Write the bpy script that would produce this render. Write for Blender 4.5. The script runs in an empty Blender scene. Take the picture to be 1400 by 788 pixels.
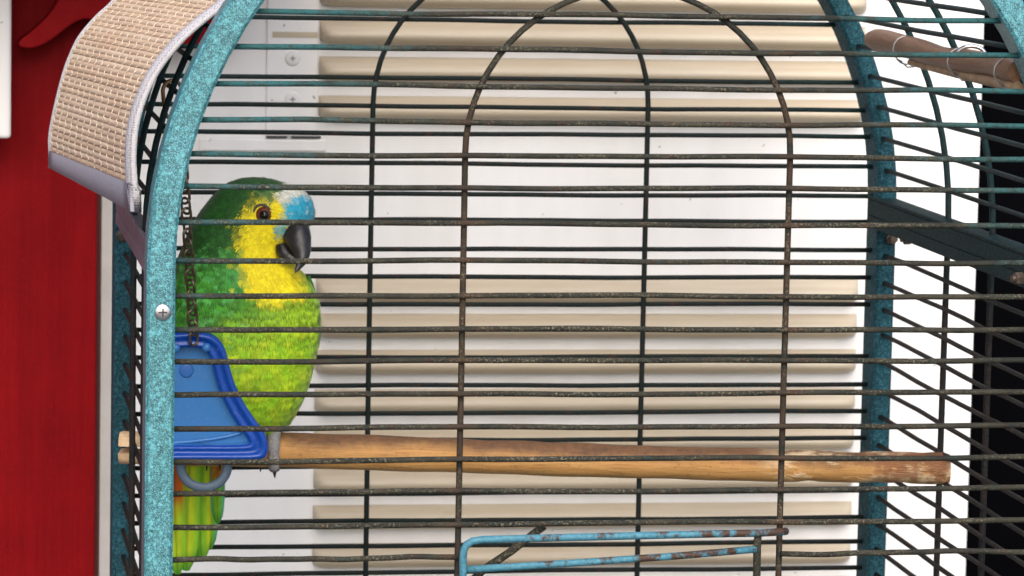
import bpy, math, random
import numpy as np
from mathutils import Vector, Matrix
random.seed(7); rng = np.random.default_rng(7)
SC = bpy.context.scene
COL = SC.collection

# ---------------------------------------------------------------- camera
CAM = np.array([-0.5662, -2.9039, 0.3203]); YAW, PIT, ROL = 0.1622, 0.1139, 0.0198; FPX = 5202.6
def _axes():
    cy, sy, cp, sp = math.cos(YAW), math.sin(YAW), math.cos(PIT), math.sin(PIT)
    f = np.array([sy*cp, cy*cp, -sp]); r = np.array([cy, -sy, 0.0]); u = np.cross(r, f)
    return r*math.cos(ROL)+u*math.sin(ROL), -r*math.sin(ROL)+u*math.cos(ROL), f
RX, UX, FX = _axes()
cam = bpy.data.cameras.new('camera'); camo = bpy.data.objects.new('camera', cam); COL.objects.link(camo)
cam.sensor_width = 36; cam.lens = FPX/1400*36; cam.clip_end = 500; cam.clip_start = 0.05
camo.matrix_world = Matrix(((RX[0], UX[0], -FX[0], CAM[0]), (RX[1], UX[1], -FX[1], CAM[1]), (RX[2], UX[2], -FX[2], CAM[2]), (0, 0, 0, 1)))
cam.dof.use_dof = True; cam.dof.focus_distance = 3.1; cam.dof.aperture_fstop = 16
SC.camera = camo

# ---------------------------------------------------------------- light
SUN_EL, SUN_AZ = 40.0, -4.0     # elevation; azimuth to the right of straight behind the camera
world = bpy.data.worlds.new('World'); SC.world = world; world.use_nodes = True
wn = world.node_tree; bg = wn.nodes['Background']
sky = wn.nodes.new('ShaderNodeTexSky'); sky.sky_type = 'NISHITA'; sky.sun_disc = False
sky.sun_elevation = math.radians(SUN_EL); sky.sun_rotation = math.radians(180-SUN_AZ)
sky.air_density = 1.0; sky.dust_density = 2.5; sky.ozone_density = 1.0
wn.links.new(sky.outputs[0], bg.inputs[0]); bg.inputs[1].default_value = 0.15
sl = bpy.data.lights.new('sun', 'SUN'); so = bpy.data.objects.new('sun', sl); COL.objects.link(so)
sl.energy = 1.5; sl.angle = math.radians(50); sl.color = (1.0, 0.95, 0.88)
el, az = math.radians(SUN_EL), math.radians(SUN_AZ)
sv = Vector((math.sin(az)*math.cos(el), -math.cos(az)*math.cos(el), math.sin(el)))   # towards the sun
so.rotation_euler = sv.to_track_quat('Z', 'Y').to_euler()
vs = SC.view_settings; vs.view_transform = 'Standard'; vs.look = 'None'; vs.gamma = 1; vs.use_curve_mapping = False
vs.exposure = 0.82

# ---------------------------------------------------------------- helpers
def at(px, py, Y):
    d = FX+RX*(px-700)/FPX-UX*(py-394)/FPX
    return CAM+d*((Y-CAM[1])/d[1])
def ppm(Y): return FPX/((np.array([0, Y, 0])-CAM)@FX)       # pixels per metre at a depth
def mesh(name, verts, faces, mat, parent=None, smooth=False, cols=None):
    me = bpy.data.meshes.new(name); me.from_pydata([tuple(map(float, v)) for v in verts], [], faces); me.update()
    if smooth: me.polygons.foreach_set('use_smooth', [True]*len(me.polygons))
    if cols is not None:
        ca = me.color_attributes.new('plumage', 'FLOAT_COLOR', 'POINT')
        ca.data.foreach_set('color', np.concatenate([np.asarray(cols, float), np.ones((len(cols), 1))], 1).ravel())
    if mat: me.materials.append(mat)
    o = bpy.data.objects.new(name, me); COL.objects.link(o)
    if parent: o.parent = parent
    return o
class MB:
    def __init__(s): s.v = []; s.f = []
    def add(s, v, f):
        n = len(s.v); s.v += [tuple(map(float, a)) for a in v]; s.f += [tuple(i+n for i in q) for q in f]; return s
    def box(s, x0, x1, y0, y1, z0, z1):
        return s.add([(x, y, z) for x in (x0, x1) for y in (y0, y1) for z in (z0, z1)],
                     [(0, 1, 3, 2), (4, 6, 7, 5), (0, 4, 5, 1), (2, 3, 7, 6), (0, 2, 6, 4), (1, 5, 7, 3)])
    def tube(s, pts, rad, seg=10, closed=False, cap=True, flat=1.0):
        P = [Vector(map(float, p)) for p in pts]; n = len(P)
        R = [rad]*n if isinstance(rad, (int, float)) else list(rad)
        T = []
        for i in range(n):
            a = P[(i-1) % n] if (closed or i) else P[0]; b = P[(i+1) % n] if (closed or i < n-1) else P[-1]
            T.append((b-a).normalized())
        nrm = T[0].orthogonal().normalized(); V = []; 
        if abs(T[0].dot(Vector((0, 1, 0)))) < .9: nrm = (Vector((0, 1, 0))-T[0]*T[0].y).normalized()
        for i in range(n):
            nrm = (nrm-T[i]*nrm.dot(T[i])).normalized(); bn = T[i].cross(nrm)
            for k in range(seg):
                a = 2*math.pi*k/seg; V.append(P[i]+nrm*(math.cos(a)*R[i]*flat)+bn*(math.sin(a)*R[i]))
        Fc = []
        for i in range(n if closed else n-1):
            j = (i+1) % n
            for k in range(seg):
                k2 = (k+1) % seg; Fc.append((i*seg+k, i*seg+k2, j*seg+k2, j*seg+k))
        if cap and not closed:
            Fc.append(tuple(range(seg))[::-1]); Fc.append(tuple((n-1)*seg+k for k in range(seg)))
        return s.add(V, Fc)
    def build(s, name, mat, parent=None, smooth=False): return mesh(name, s.v, s.f, mat, parent, smooth)
def empty(name, loc=(0, 0, 0)):
    o = bpy.data.objects.new(name, None); COL.objects.link(o); o.location = loc; o.empty_display_size = .05; return o
def tag(o, label=None, cat=None, group=None, kind=None):
    if label: o['label'] = label
    if cat: o['category'] = cat
    if group: o['group'] = group
    if kind: o['kind'] = kind
    return o
def sharp(o, ang=35):
    me = o.data; me.polygons.foreach_set('use_smooth', [True]*len(me.polygons)); me.set_sharp_from_angle(angle=math.radians(ang)); return o
def bevel(o, w, seg=2):
    m = o.modifiers.new('bevel', 'BEVEL'); m.width = w; m.segments = seg; m.limit_method = 'ANGLE'; m.angle_limit = math.radians(40); return o
def sm(a, b, x):
    t = np.clip((np.asarray(x, float)-a)/(b-a), 0, 1); return t*t*(3-2*t)

# ---------------------------------------------------------------- materials
class Mat:
    def __init__(s, name):
        s.m = bpy.data.materials.new(name); s.m.use_nodes = True; s.t = s.m.node_tree; s.b = s.t.nodes['Principled BSDF']
        s.out = s.t.nodes['Material Output']; s._co = s.n('ShaderNodeTexCoord').outputs['Object']
    def n(s, ty, **k):
        nd = s.t.nodes.new(ty)
        for a, v in k.items():
            if hasattr(v, 'is_output') or a in nd.inputs.keys() and not hasattr(nd, a): s.set(nd.inputs[a], v)
            else: setattr(nd, a, v)
        return nd
    def set(s, sock, v):
        if hasattr(v, 'is_output'): s.t.links.new(v, sock)
        else: sock.default_value = v
    def map(s, scale=(1, 1, 1), co=None):
        m = s.n('ShaderNodeMapping'); s.t.links.new(co or s._co, m.inputs[0]); m.inputs['Scale'].default_value = scale; return m.outputs[0]
    def noise(s, scale, detail=3, rough=.6, vec=None, dist=0):
        nd = s.n('ShaderNodeTexNoise'); s.t.links.new(vec or s._co, nd.inputs['Vector'])
        nd.inputs['Scale'].default_value = scale; nd.inputs['Detail'].default_value = detail; nd.inputs['Roughness'].default_value = rough; nd.inputs['Distortion'].default_value = dist
        return nd.outputs['Fac']
    def voro(s, scale, feature='F1', vec=None, out='Distance', rand=1):
        nd = s.n('ShaderNodeTexVoronoi'); nd.feature = feature; s.t.links.new(vec or s._co, nd.inputs['Vector']); nd.inputs['Scale'].default_value = scale
        nd.inputs['Randomness'].default_value = rand
        return nd.outputs[out]
    def ramp(s, fac, stops):
        nd = s.n('ShaderNodeValToRGB'); s.t.links.new(fac, nd.inputs[0]); e = nd.color_ramp.elements
        while len(e) < len(stops): e.new(.5)
        for q, (p, c) in zip(e, stops):
            q.position = p; q.color = (c, c, c, 1) if isinstance(c, (int, float)) else tuple(c)+(1,)
        return nd.outputs[0]
    def mix(s, fac, a, b, mode='MIX'):
        nd = s.n('ShaderNodeMix', data_type='RGBA', blend_type=mode)
        for sock, v in ((nd.inputs[0], fac), (nd.inputs[6], a), (nd.inputs[7], b)):
            if hasattr(v, 'is_output'): s.t.links.new(v, sock)
            elif isinstance(v, (int, float)): sock.default_value = v
            else: sock.default_value = tuple(v)+(1,)
        return nd.outputs[2]
    def math(s, op, a, b=0.0, c=0.0):
        nd = s.n('ShaderNodeMath', operation=op)
        for i, v in enumerate((a, b, c)): s.set(nd.inputs[i], v)
        return nd.outputs[0]
    def xyz(s):
        nd = s.n('ShaderNodeSeparateXYZ'); s.t.links.new(s._co, nd.inputs[0]); return nd.outputs
    def rand(s): return s.n('ShaderNodeObjectInfo').outputs['Random']
    def fin(s, color=None, rough=.5, metal=0, bump=None, strength=.3, dist=.001, spec=.5):
        if color is not None: s.set(s.b.inputs['Base Color'], color if hasattr(color, 'is_output') else tuple(color)+(1,))
        s.set(s.b.inputs['Roughness'], rough); s.b.inputs['Metallic'].default_value = metal; s.b.inputs['Specular IOR Level'].default_value = spec
        if bump is not None:
            bn = s.n('ShaderNodeBump'); bn.inputs['Strength'].default_value = strength; bn.inputs['Distance'].default_value = dist
            s.t.links.new(bump, bn.inputs['Height']); s.t.links.new(bn.outputs[0], s.b.inputs['Normal'])
        return s.m

def m_hammer(name, c1, c2, dark, bleach=0.0):
    m = Mat(name)
    e = m.voro(620, 'DISTANCE_TO_EDGE'); n1 = m.noise(420, 3, .7); n2 = m.noise(18, 3)
    base = m.mix(m.ramp(n2, [(.35, 0), (.65, 1)]), c1, c2)
    z = m.xyz()[2]
    base = m.mix(m.ramp(n1, [(.40, 0), (.62, .8)]), base, tuple(min(1, v*1.55+.02) for v in c2))
    vein = m.math('MULTIPLY', m.ramp(e, [(0.04, 1), (.27, 0)]), m.ramp(m.noise(240, 3, .7), [(.36, 0), (.50, 1)]))
    col = m.mix(m.math('MULTIPLY', vein, .78), base, dark)
    rust = m.ramp(m.noise(55, 5, .75), [(.66, 0), (.76, 1)])
    col = m.mix(m.math('MULTIPLY', rust, .55), col, (.05, .03, .018))
    return m.fin(col, m.ramp(n1, [(.3, .30), (.7, .5)]) if not bleach else .7, 0, m.math('ADD', e, m.math('MULTIPLY', n1, .5)), .35, .0012, .12 if bleach else .45)
def m_wire(name, worn, base, paint, spk=1.0):
    m = Mat(name); x, y, z = m.xyz()
    n1 = m.noise(300, 4, .75); n2 = m.noise(23, 5, .75); n3 = m.noise(75, 5, .75); n4 = m.noise(560, 3, .7); big = m.noise(9, 4, .7)
    c = m.mix(m.ramp(n2, [(.38, 0), (.62, 1)]), base, worn)
    c = m.mix(m.math('MULTIPLY', m.ramp(n3, [(.55, 0), (.68, 1)]), .6), c, (.055, .018, .011))
    weld = m.math('MULTIPLY', m.ramp(m.math('ABSOLUTE', m.math('SUBTRACT', m.math('ABSOLUTE', x), .1293)), [(.006, 1), (.02, 0)]), m.ramp(n2, [(.42, 0), (.55, 1)]))
    c = m.mix(m.math('MULTIPLY', weld, .4 if spk > .5 else .0), c, (.07, .028, .014))
    few = m.ramp(m.math('ADD', big, m.math('MULTIPLY', z, -.12)), [(.42, .05), (.62, 1)])
    c = m.mix(m.math('MULTIPLY', m.math('MULTIPLY', m.ramp(n4, [(.535, 0), (.63, 1)]), few), spk*.62), c, (.27, .235, .15))
    g = m.math('ADD', m.math('SUBTRACT', m.math('ABSOLUTE', x), .275), m.math('MULTIPLY', z, .8))
    g = m.math('ADD', g, m.math('MULTIPLY', m.math('SUBTRACT', n3, .5), .30))
    chip = m.ramp(n1, [(.36, .35), (.5, 1)])
    c = m.mix(m.math('MULTIPLY', m.ramp(g, [(.02, 0), (.14, .9)]), chip), c, paint)
    c = m.mix(m.math('MULTIPLY', m.ramp(m.noise(64, 5, .8), [(.60, 0), (.70, .55)]), chip), c, tuple(v*.55 for v in paint))
    return m.fin(c, .62, 0, m.math('ADD', n1, n4), .8, .0013, .22)

HAMMER = m_hammer('hammered_turquoise_paint', (.042, .195, .205), (.085, .285, .32), (.004, .022, .034))
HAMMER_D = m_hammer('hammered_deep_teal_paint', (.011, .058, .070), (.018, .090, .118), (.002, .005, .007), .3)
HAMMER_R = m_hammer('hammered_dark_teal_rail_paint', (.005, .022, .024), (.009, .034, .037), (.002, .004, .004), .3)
WIRE_F = m_wire('worn_front_wire', (.038, .035, .024), (.014, .016, .013), (.024, .112, .118))
WIRE_B = m_wire('shade_dark_back_wire', (.007, .012, .010), (.005, .011, .010), (.006, .028, .030), .04)  # shade on the back wires is put into this darker colour
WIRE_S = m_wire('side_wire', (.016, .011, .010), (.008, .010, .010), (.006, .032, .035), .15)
def m_doorwire():
    m = Mat('blue_painted_door_wire'); x, y, z = m.xyz(); n = m.noise(90, 4, .75); n1 = m.noise(300, 3)
    g = m.math('ADD', m.math('MULTIPLY', x, 2.2), m.math('MULTIPLY', m.math('SUBTRACT', n, .5), 2.9))
    c = m.mix(m.ramp(n1, [(.4, 0), (.65, 1)]), (.042, .165, .23), (.075, .225, .29))
    c = m.mix(m.ramp(g, [(-.02, 0), (.30, 1)]), c, m.mix(n1, (.02, .022, .016), (.09, .035, .02)))
    c = m.mix(m.ramp(m.noise(210, 4, .8), [(.58, 0), (.68, .7)]), c, (.05, .045, .03))
    return m.fin(c, .55, 0, m.math('ADD', n1, n), .6, .0012, .3)
DOORW = m_doorwire()
def m_simple(name, col, rough=.5, metal=0, bumpscale=None, strength=.2, dist=.001, var=.0, varscale=20, spec=.5):
    m = Mat(name); c = col
    if var:
        c = m.mix(m.ramp(m.noise(varscale, 4, .65), [(.3, 0), (.7, 1)]), tuple(v*(1-var) for v in col), tuple(min(1, v*(1+var)) for v in col))
    return m.fin(c, rough, metal, m.noise(bumpscale, 4, .7) if bumpscale else None, strength, dist, spec)
STEEL = m_simple('zinc_steel', (.55, .55, .56), .32, 1.0, 300, .2)
RUSTY = m_simple('rusty_steel', (.12, .09, .07), .6, .7, 300, .5, var=.5, varscale=120)
BRASS = m_simple('old_brass', (.34, .23, .11), .38, .9, 300, .2, var=.3, varscale=90)
CHAINM = m_simple('dark_bronze_chain', (.16, .125, .085), .36, .85, 300, .3, var=.5, varscale=150)
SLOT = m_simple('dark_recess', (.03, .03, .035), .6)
def m_white(name, col, streak=.08, spots=True):
    m = Mat(name)
    n = m.noise(3.5, 5, .6); v = m.n('ShaderNodeTexNoise'); m.t.links.new(m.map((14, 14, 2)), v.inputs[0]); v.inputs['Detail'].default_value = 4
    v.inputs['Scale'].default_value = 1.0
    dirt = tuple(c*d for c, d in zip(col, (.80, .78, .74)))
    c = m.mix(m.ramp(v.outputs[0], [(.35, 0), (.75, streak*8)]), col, dirt)
    if spots:
        c = m.mix(m.math('MULTIPLY', m.ramp(m.noise(130, 2, .5), [(.735, 0), (.76, 1)]), .7), c, (.16, .13, .11))
    return m.fin(c, .45, 0, m.noise(60, 4, .6), .08, .002)
WHITE = m_white('white_painted_metal', (.83, .82, .82))
def m_cream():
    m = Mat('cream_louvre_paint'); r = m.rand()
    v = m.noise(1.0, 4, .6, m.map((6, 60, 160)))
    c = m.mix(m.ramp(v, [(.3, 0), (.7, 1)]), (.45, .37, .265), (.53, .455, .345))
    c = m.mix(m.math('MULTIPLY', m.ramp(m.noise(9, 5, .7), [(.5, 0), (.75, 1)]), .25), c, (.40, .32, .22))
    return m.fin(c, .5, 0, m.noise(60, 3), .06, .002)
CREAM = m_cream()
def m_red(name, c1, c2, vert=True):
    m = Mat(name)
    g = m.noise(1.0, 6, .65, m.map((260, 260, 9) if vert else (60, 60, 60)), .4)
    g2 = m.noise(1.0, 4, .6, m.map((38, 38, 2.2) if vert else (9, 9, 9)), .6)
    c = m.mix(m.ramp(g2, [(.3, 0), (.7, 1)]), c1, c2)
    c = m.mix(m.math('MULTIPLY', m.ramp(m.noise(7, 6, .7), [(.45, 0), (.7, 1)]), .4), c, tuple(v*.55 for v in c1))
    c = m.mix(m.math('MULTIPLY', m.ramp(m.noise(300, 3, .7), [(.55, 0), (.7, 1)]), .3), c, tuple(v*1.35 for v in c2))
    c = m.mix(m.math('MULTIPLY', m.ramp(g, [(.5, 0), (.72, 1)]), .22), c, tuple(v*.6 for v in c1))
    hi = m.ramp(m.noise(1.0, 5, .7, m.map((420, 420, 30))), [(.66, 0), (.75, 1)])
    c = m.mix(m.math('MULTIPLY', hi, .14), c, (.30, .03, .03))
    return m.fin(c, m.ramp(g, [(.3, .42), (.7, .62)]), 0, m.math('ADD', g, m.math('MULTIPLY', g2, .6)), .6, .0014, .06)
RED = m_red('red_painted_timber', (.175, .0026, .0046), (.235, .0042, .0065))
RED2 = m_red('red_painted_scroll', (.21, .0036, .006), (.28, .0055, .008), False)
BLACK = m_simple('doorway_darkness_black', (.0014, .0014, .002), .7, 0, 40, .2, var=.3, varscale=5, spec=.01)  # near-black stands for the unlit doorway
def m_wood(name, c1, c2, dark, axis_scale, burn=.5):
    m = Mat(name); x, y, z = m.xyz()
    g = m.noise(1.0, 6, .7, m.map(axis_scale), .8); big = m.noise(9, 5, .7); fine = m.noise(1.0, 4, .7, m.map(tuple(a*3 for a in axis_scale)))
    c = m.mix(m.ramp(g, [(.35, 0), (.65, 1)]), c1, c2)
    c = m.mix(m.math('MULTIPLY', m.ramp(fine, [(.52, 0), (.7, 1)]), .5), c, dark)
    return m, c, g, big, fine, (x, y, z)
def m_perch():
    m, c, g, big, fine, (x, y, z) = m_wood('chewed_perch_wood', (.47, .22, .060), (.57, .31, .10), (.13, .05, .018), (14, 260, 260))
    # grime on the trodden top side, chewed pale patches toward the far end (local x runs along the perch, z is up)
    top = m.math('ADD', m.math('MULTIPLY', z, 52.0), m.math('MULTIPLY', m.math('SUBTRACT', big, .5), 1.3))
    mid = m.ramp(x, [(.10, 0), (.42, 1)])
    top = m.math('ADD', top, m.math('MULTIPLY', mid, .48))
    c = m.mix(m.math('MULTIPLY', m.ramp(top, [(.42, 0), (.90, 1)]), .85), c, m.mix(m.ramp(m.noise(150, 5, .8), [(.35, 0), (.65, 1)]), (.022, .009, .008), (.14, .055, .022)))
    chew = m.math('MULTIPLY', m.ramp(x, [(.56, 0), (.6, 1)]), m.ramp(m.noise(42, 5, .75, m.map((.35, 1, 1))), [(.48, 0), (.56, 1)]))
    c = m.mix(m.math('MULTIPLY', chew, .75), c, (.72, .55, .33))
    c = m.mix(m.math('MULTIPLY', m.ramp(m.noise(230, 4, .8), [(.56, 0), (.68, 1)]), .45), c, (.12, .045, .018))
    end = m.math('MULTIPLY', m.ramp(x, [(.655, 0), (.675, 1)]), m.ramp(m.noise(60, 5), [(.42, 0), (.55, 1)]))
    c = m.mix(m.math('MULTIPLY', end, .8), c, (.24, .085, .03))
    h = m.math('ADD', m.math('MULTIPLY', g, .5), m.math('MULTIPLY', chew, 1.2))
    return m.fin(c, .62, 0, m.math('ADD', h, fine), .55, .002)
PERCH = m_perch()
def m_log():
    m, c, g, big, fine, (x, y, z) = m_wood('brown_log_wood', (.17, .075, .034), (.26, .125, .06), (.07, .028, .014), (220, 14, 220))
    c = m.mix(m.math('MULTIPLY', m.ramp(big, [(.55, 0), (.7, 1)]), .4), c, (.34, .20, .11))
    return m.fin(c, .5, 0, m.math('ADD', g, fine), .4, .0015)
LOG = m_log()
ENDW = m_simple('cut_wood_end', (.62, .42, .24), .7, 0, 250, .5, var=.25, varscale=160)
def m_straw():
    m = Mat('straw'); r = m.rand(); g = m.noise(1.0, 5, .7, m.map((90, 26, 400)), .3); f = m.noise(420, 3, .7); b = m.noise(14, 4, .6)
    c = m.mix(m.ramp(r, [(0, 0), (1, 1)]), (.58, .42, .28), (.68, .53, .38))
    c = m.mix(m.math('MULTIPLY', m.ramp(g, [(.45, 0), (.7, 1)]), .55), c, (.46, .29, .18))
    c = m.mix(m.math('MULTIPLY', m.ramp(b, [(.55, 0), (.75, 1)]), .35), c, (.45, .23, .13))
    c = m.mix(m.math('MULTIPLY', m.ramp(f, [(.62, 0), (.72, 1)]), .4), c, (.22, .12, .07))
    return m.fin(c, .75, 0, m.math('ADD', g, f), .5, .001, .3)
STRAW = m_straw()
THREAD = m_simple('pale_cotton_thread', (.70, .60, .48), .9, 0, 600, .4)
def m_fabric(name, col, dot):
    m = Mat(name); v = m.voro(520, 'F1', rand=.35); n = m.noise(700, 2)
    c = m.mix(m.math('MULTIPLY', m.ramp(v, [(.22, 1), (.36, 0)]), dot), col, (.16, .15, .19))
    c = m.mix(m.math('MULTIPLY', m.ramp(m.noise(25, 4), [(.5, 0), (.75, 1)]), .25), c, tuple(q*.6 for q in col))
    return m.fin(c, .9, 0, m.math('ADD', n, v), .6, .001, .2)
TRIM = m_fabric('pale_woven_binding', (.46, .44, .455), .85)
TRIM_G = m_fabric('grey_hem_fabric', (.30, .285, .32), .12)
def m_plastic(name, col, trans, rough=.22):
    m = Mat(name); n = m.noise(140, 3, .6)
    scr = m.ramp(m.noise(1.0, 4, .7, m.map((160, 160, 900))), [(.62, 0), (.74, 1)])
    c = m.mix(m.math('MULTIPLY', scr, .3), col, tuple(min(1, v*1.6+.08) for v in col))
    c = m.mix(m.math('MULTIPLY', m.ramp(m.noise(260, 4, .8), [(.60, 0), (.72, 1)]), .35), c, (.42, .46, .50))
    c = m.mix(m.math('MULTIPLY', m.ramp(m.noise(12, 4), [(.4, 0), (.75, 1)]), .3), c, tuple(v*.6 for v in col))
    m.fin(c, m.ramp(m.noise(45, 4, .7), [(.35, rough), (.7, rough+.25)]), 0, n, .12, .001); m.b.inputs['Transmission Weight'].default_value = 0
    tr = m.n('ShaderNodeBsdfTranslucent'); m.t.links.new(c, tr.inputs[0]); mx = m.n('ShaderNodeMixShader'); mx.inputs[0].default_value = trans
    m.t.links.new(m.b.outputs[0], mx.inputs[1]); m.t.links.new(tr.outputs[0], mx.inputs[2]); m.t.links.new(mx.outputs[0], m.out.inputs[0])
    return m.m
BLUE = m_plastic('deep_blue_plastic', (.010, .085, .48), .3, .08)
BLUE_L = m_plastic('backlight_pale_blue_plastic', (.06, .25, .62), .3, .10)  # backlight through the toy's panel is put into this paler blue
BLUE_M = m_plastic('mid_blue_plastic', (.04, .18, .54), .3, .2)
GREYP = m_plastic('smoky_grey_plastic', (.11, .16, .22), .2, .35)
def m_plume():
    m = Mat('plumage'); a = m.n('ShaderNodeVertexColor'); a.layer_name = 'plumage'
    n = m.noise(700, 3, .7)
    c = m.mix(m.ramp(n, [(.3, 0), (.7, .2)]), a.outputs[0], m.mix(1.0, a.outputs[0], (.5, .55, .5), 'MULTIPLY'))
    m.b.inputs['Sheen Weight'].default_value = .15
    return m.fin(c, .6, 0, n, .35, .0008, .25)
PLUME = m_plume()
BEAK = m_simple('dark_horn_beak', (.016, .0135, .014), .36, 0, 160, .35, .001, var=.75, varscale=110)
BEAK_P = m_simple('pale_horn', (.22, .19, .17), .5, 0, 160, .3, var=.4, varscale=90)
SCALE = m_simple('grey_scaly_skin', (.30, .285, .28), .65, 0, None, var=.4, varscale=300)
def m_scale():
    m = Mat('grey_scaly_toe'); v = m.voro(700, 'DISTANCE_TO_EDGE'); 
    c = m.mix(m.ramp(v, [(.0, 0), (.18, 1)]), (.09, .085, .085), (.36, .345, .335))
    return m.fin(c, .6, 0, v, .8, .0012)
SCALE = m_scale()
CLAW = m_simple('black_claw', (.018, .016, .016), .3)
IRIS = m_simple('orange_brown_iris', (.13, .032, .008), .12, 0, None, var=.4, varscale=500)
PUPIL = m_simple('black_pupil', (.004, .003, .003), .05)
EYERING = m_simple('pale_eye_ring', (.07, .05, .04), .6, 0, 500, .4)
PAVE = m_simple('grey_concrete', (.13, .125, .12), .85, 0, 90, .3, .003, var=.15, varscale=6)

# ================================================================ SETTING
DEP = 0.584           # cage depth, front plane y = 0, arch spring line z = 0
YW = 0.85             # white panel front
GZ = -1.32
tag(mesh('paved_ground', [(-60, -60, GZ), (60, -60, GZ), (60, 60, GZ), (-60, 60, GZ)], [(0, 1, 2, 3)], PAVE), kind='structure')

# --- white louvred panel
xl = at(137, 500, YW)[0]; xr = 0.5295
SL, SR = -0.150, 0.4055          # slot ends
up_z = [at(800, y, YW)[2] for y in (-25+6, 32, 81, 134)]
lo_z = [at(800, y, YW)[2] for y in (381, 429, 478, 531, 584, 638, 688, 740, 792, 844)]
SH = .0238
slots = sorted([(z-SH, z) for z in up_z+lo_z]+[(z-SH, z) for z in (up_z[0]+.037, up_z[0]+.074)])
panel = empty('louvred_wall_panel', (0.1, YW, GZ)); tag(panel, 'white metal wall panel with cream louvre slots behind the cage', 'wall panel')
def P0(b, name, mat, root, smooth=False):
    l = Vector(root.location); b.v = [(v[0]-l.x, v[1]-l.y, v[2]-l.z) for v in b.v]
    return b.build(name, mat, root, smooth)
b = MB()
xt = xl+.0135; b.box(xt, SL+.012, YW, YW+.03, GZ, 1.0); b.box(SR-.012, xr, YW, YW+.03, GZ, 1.0)
edges = [GZ]+[q for s in slots for q in (s[0]+.004, s[1]-.006)]+[1.0]
for i in range(0, len(edges), 2): b.box(SL+.012, SR-.012, YW, YW+.03, edges[i], edges[i+1])
# one sheet: weld the strips' faces
P0(b, 'sheet', WHITE, panel)
LPR = [(0, .0), (.03, .17), (.09, .34), (.17, .52), (.27, .70), (.37, .85), (.47, .95), (.56, 1.0), (.66, .985), (.75, .92), (.84, .80), (.92, .62), (.98, .42), (1.0, .2)]   # down, out: a pressed louvre, open below
def louvre(nx=26):
    W = SR-SL; V = []; m_ = len(LPR)
    us = [0, .004, .010, .018, .028]+list(np.linspace(.05, .95, 14))+[.972, .982, .990, .996, 1]
    for u in us:
        e = min(u, 1-u)*W; k = float(np.clip(e/.014, 0, 1)); k = math.sqrt(max(0, 1-(1-k)**2))
        for t, o in LPR: V.append((SL+W*u, -.0005-(.0195*o)*(.10+.90*k)+.0, -(SH*(t*(.80+.20*k)))))
    Fq = [(a*m_+c, a*m_+c+1, (a+1)*m_+c+1, (a+1)*m_+c) for a in range(len(us)-1) for c in range(m_-1)]
    L = len(us)-1; V += [(SL, .004, -SH*.5), (SR, .004, -SH*.5)]
    Fq += [(c, c+1, len(V)-2) for c in range(m_-1)]+[(L*m_+c+1, L*m_+c, len(V)-1) for c in range(m_-1)]
    return V, Fq
LV, LF = louvre(); lme = None
for k, (z0, z1) in enumerate(slots):
    if lme is None:
        o = mesh('louvre_slat', LV, LF, CREAM, panel, True); sharp(o, 50); lme = o.data
    else:
        o = bpy.data.objects.new('louvre_slat', lme); COL.objects.link(o); o.parent = panel
    o.location = (-panel.location.x, rng.uniform(-.0004, .0004), z1-GZ)
    o.rotation_euler = (0, rng.uniform(-.0012, .0012), 0)
# hinge plate with screws, upper left of the louvres
pl = MB(); a0 = at(363, 186, YW); a1 = at(436, -60, YW)
pl.box(a0[0], a1[0], YW-.003, YW-.0002, a0[2], a1[2]+.05); hp = bevel(P0(pl, 'hinge_plate', WHITE, panel), .0012)
def phillips(px, py, Y, r, root, mat=STEEL, name='screw', dome=.4, smat=None):
    c = at(px, py, Y); g = MB(); n = 20; V = []
    prof = [(1.0, 0), (.97, .22), (.80, .38), (.45, .47), (0.0, .5)]
    for q, h in prof[:-1]:
        for k in range(n): V.append((c[0]+r*q*math.cos(2*math.pi*k/n), Y-h*r*dome*2, c[2]+r*q*math.sin(2*math.pi*k/n)))
    V.append((c[0], Y-.5*r*dome*2, c[2])); Fq = []
    for i in range(3):
        for k in range(n): Fq.append((i*n+k, i*n+(k+1) % n, (i+1)*n+(k+1) % n, (i+1)*n+k))
    for k in range(n): Fq.append((3*n+k, 3*n+(k+1) % n, 4*n))
    g.add(V, Fq); o = P0(g, name, mat, root, True)
    x = MB(); w = r*.09; l = r*(.5 if smat is None else .34); y0 = Y-r*dome*1.02
    x.box(c[0]-l, c[0]-w, y0, Y, c[2]-w, c[2]+w); x.box(c[0]+w, c[0]+l, y0, Y, c[2]-w, c[2]+w); x.box(c[0]-w, c[0]+w, y0-.00002, Y, c[2]-l, c[2]+l)
    l_ = Vector(root.location); x.v = [(v[0]-l_.x, v[1]-l_.y, v[2]-l_.z) for v in x.v]
    x.build('cross_slot', smat or SLOT, o)
    return o
WSCREW = m_simple('white_screw_paint', (.70, .69, .68), .4, 0, 200, .2)
for py in (80, 136): phillips(400, py, YW-.003, .0078, panel, WSCREW, dome=.22, smat=m_simple('grey_cross_slot', (.25, .24, .23), .8))  # cross slots in one flat grey
g = MB(); a0 = at(372, 51, YW); a1 = at(434, 44, YW); g.box(a0[0], a1[0], YW-.0036, YW-.0031, a0[2], a1[2]); P0(g, 'cream_tab', CREAM, panel)
g = MB(); a0 = at(364, 188.5, YW); a1 = at(392, 185.8, YW); a2 = at(398, 187, YW); a3 = at(438, 187, YW)
g.box(a0[0], a1[0], YW-.0042, YW-.0005, a0[2], a1[2]); g.box(a2[0], a3[0], YW-.0042, YW-.0005, a0[2], a1[2]); P0(g, 'plate_gap', SLOT, panel)
g = MB(); a0 = at(272, 206, YW); a1 = at(446, 190, YW); g.box(a0[0], a1[0], YW-.004, YW-.0003, a0[2], a1[2]-.0006); bevel(P0(g, 'cover_strip', WHITE, panel), .0015)

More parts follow.
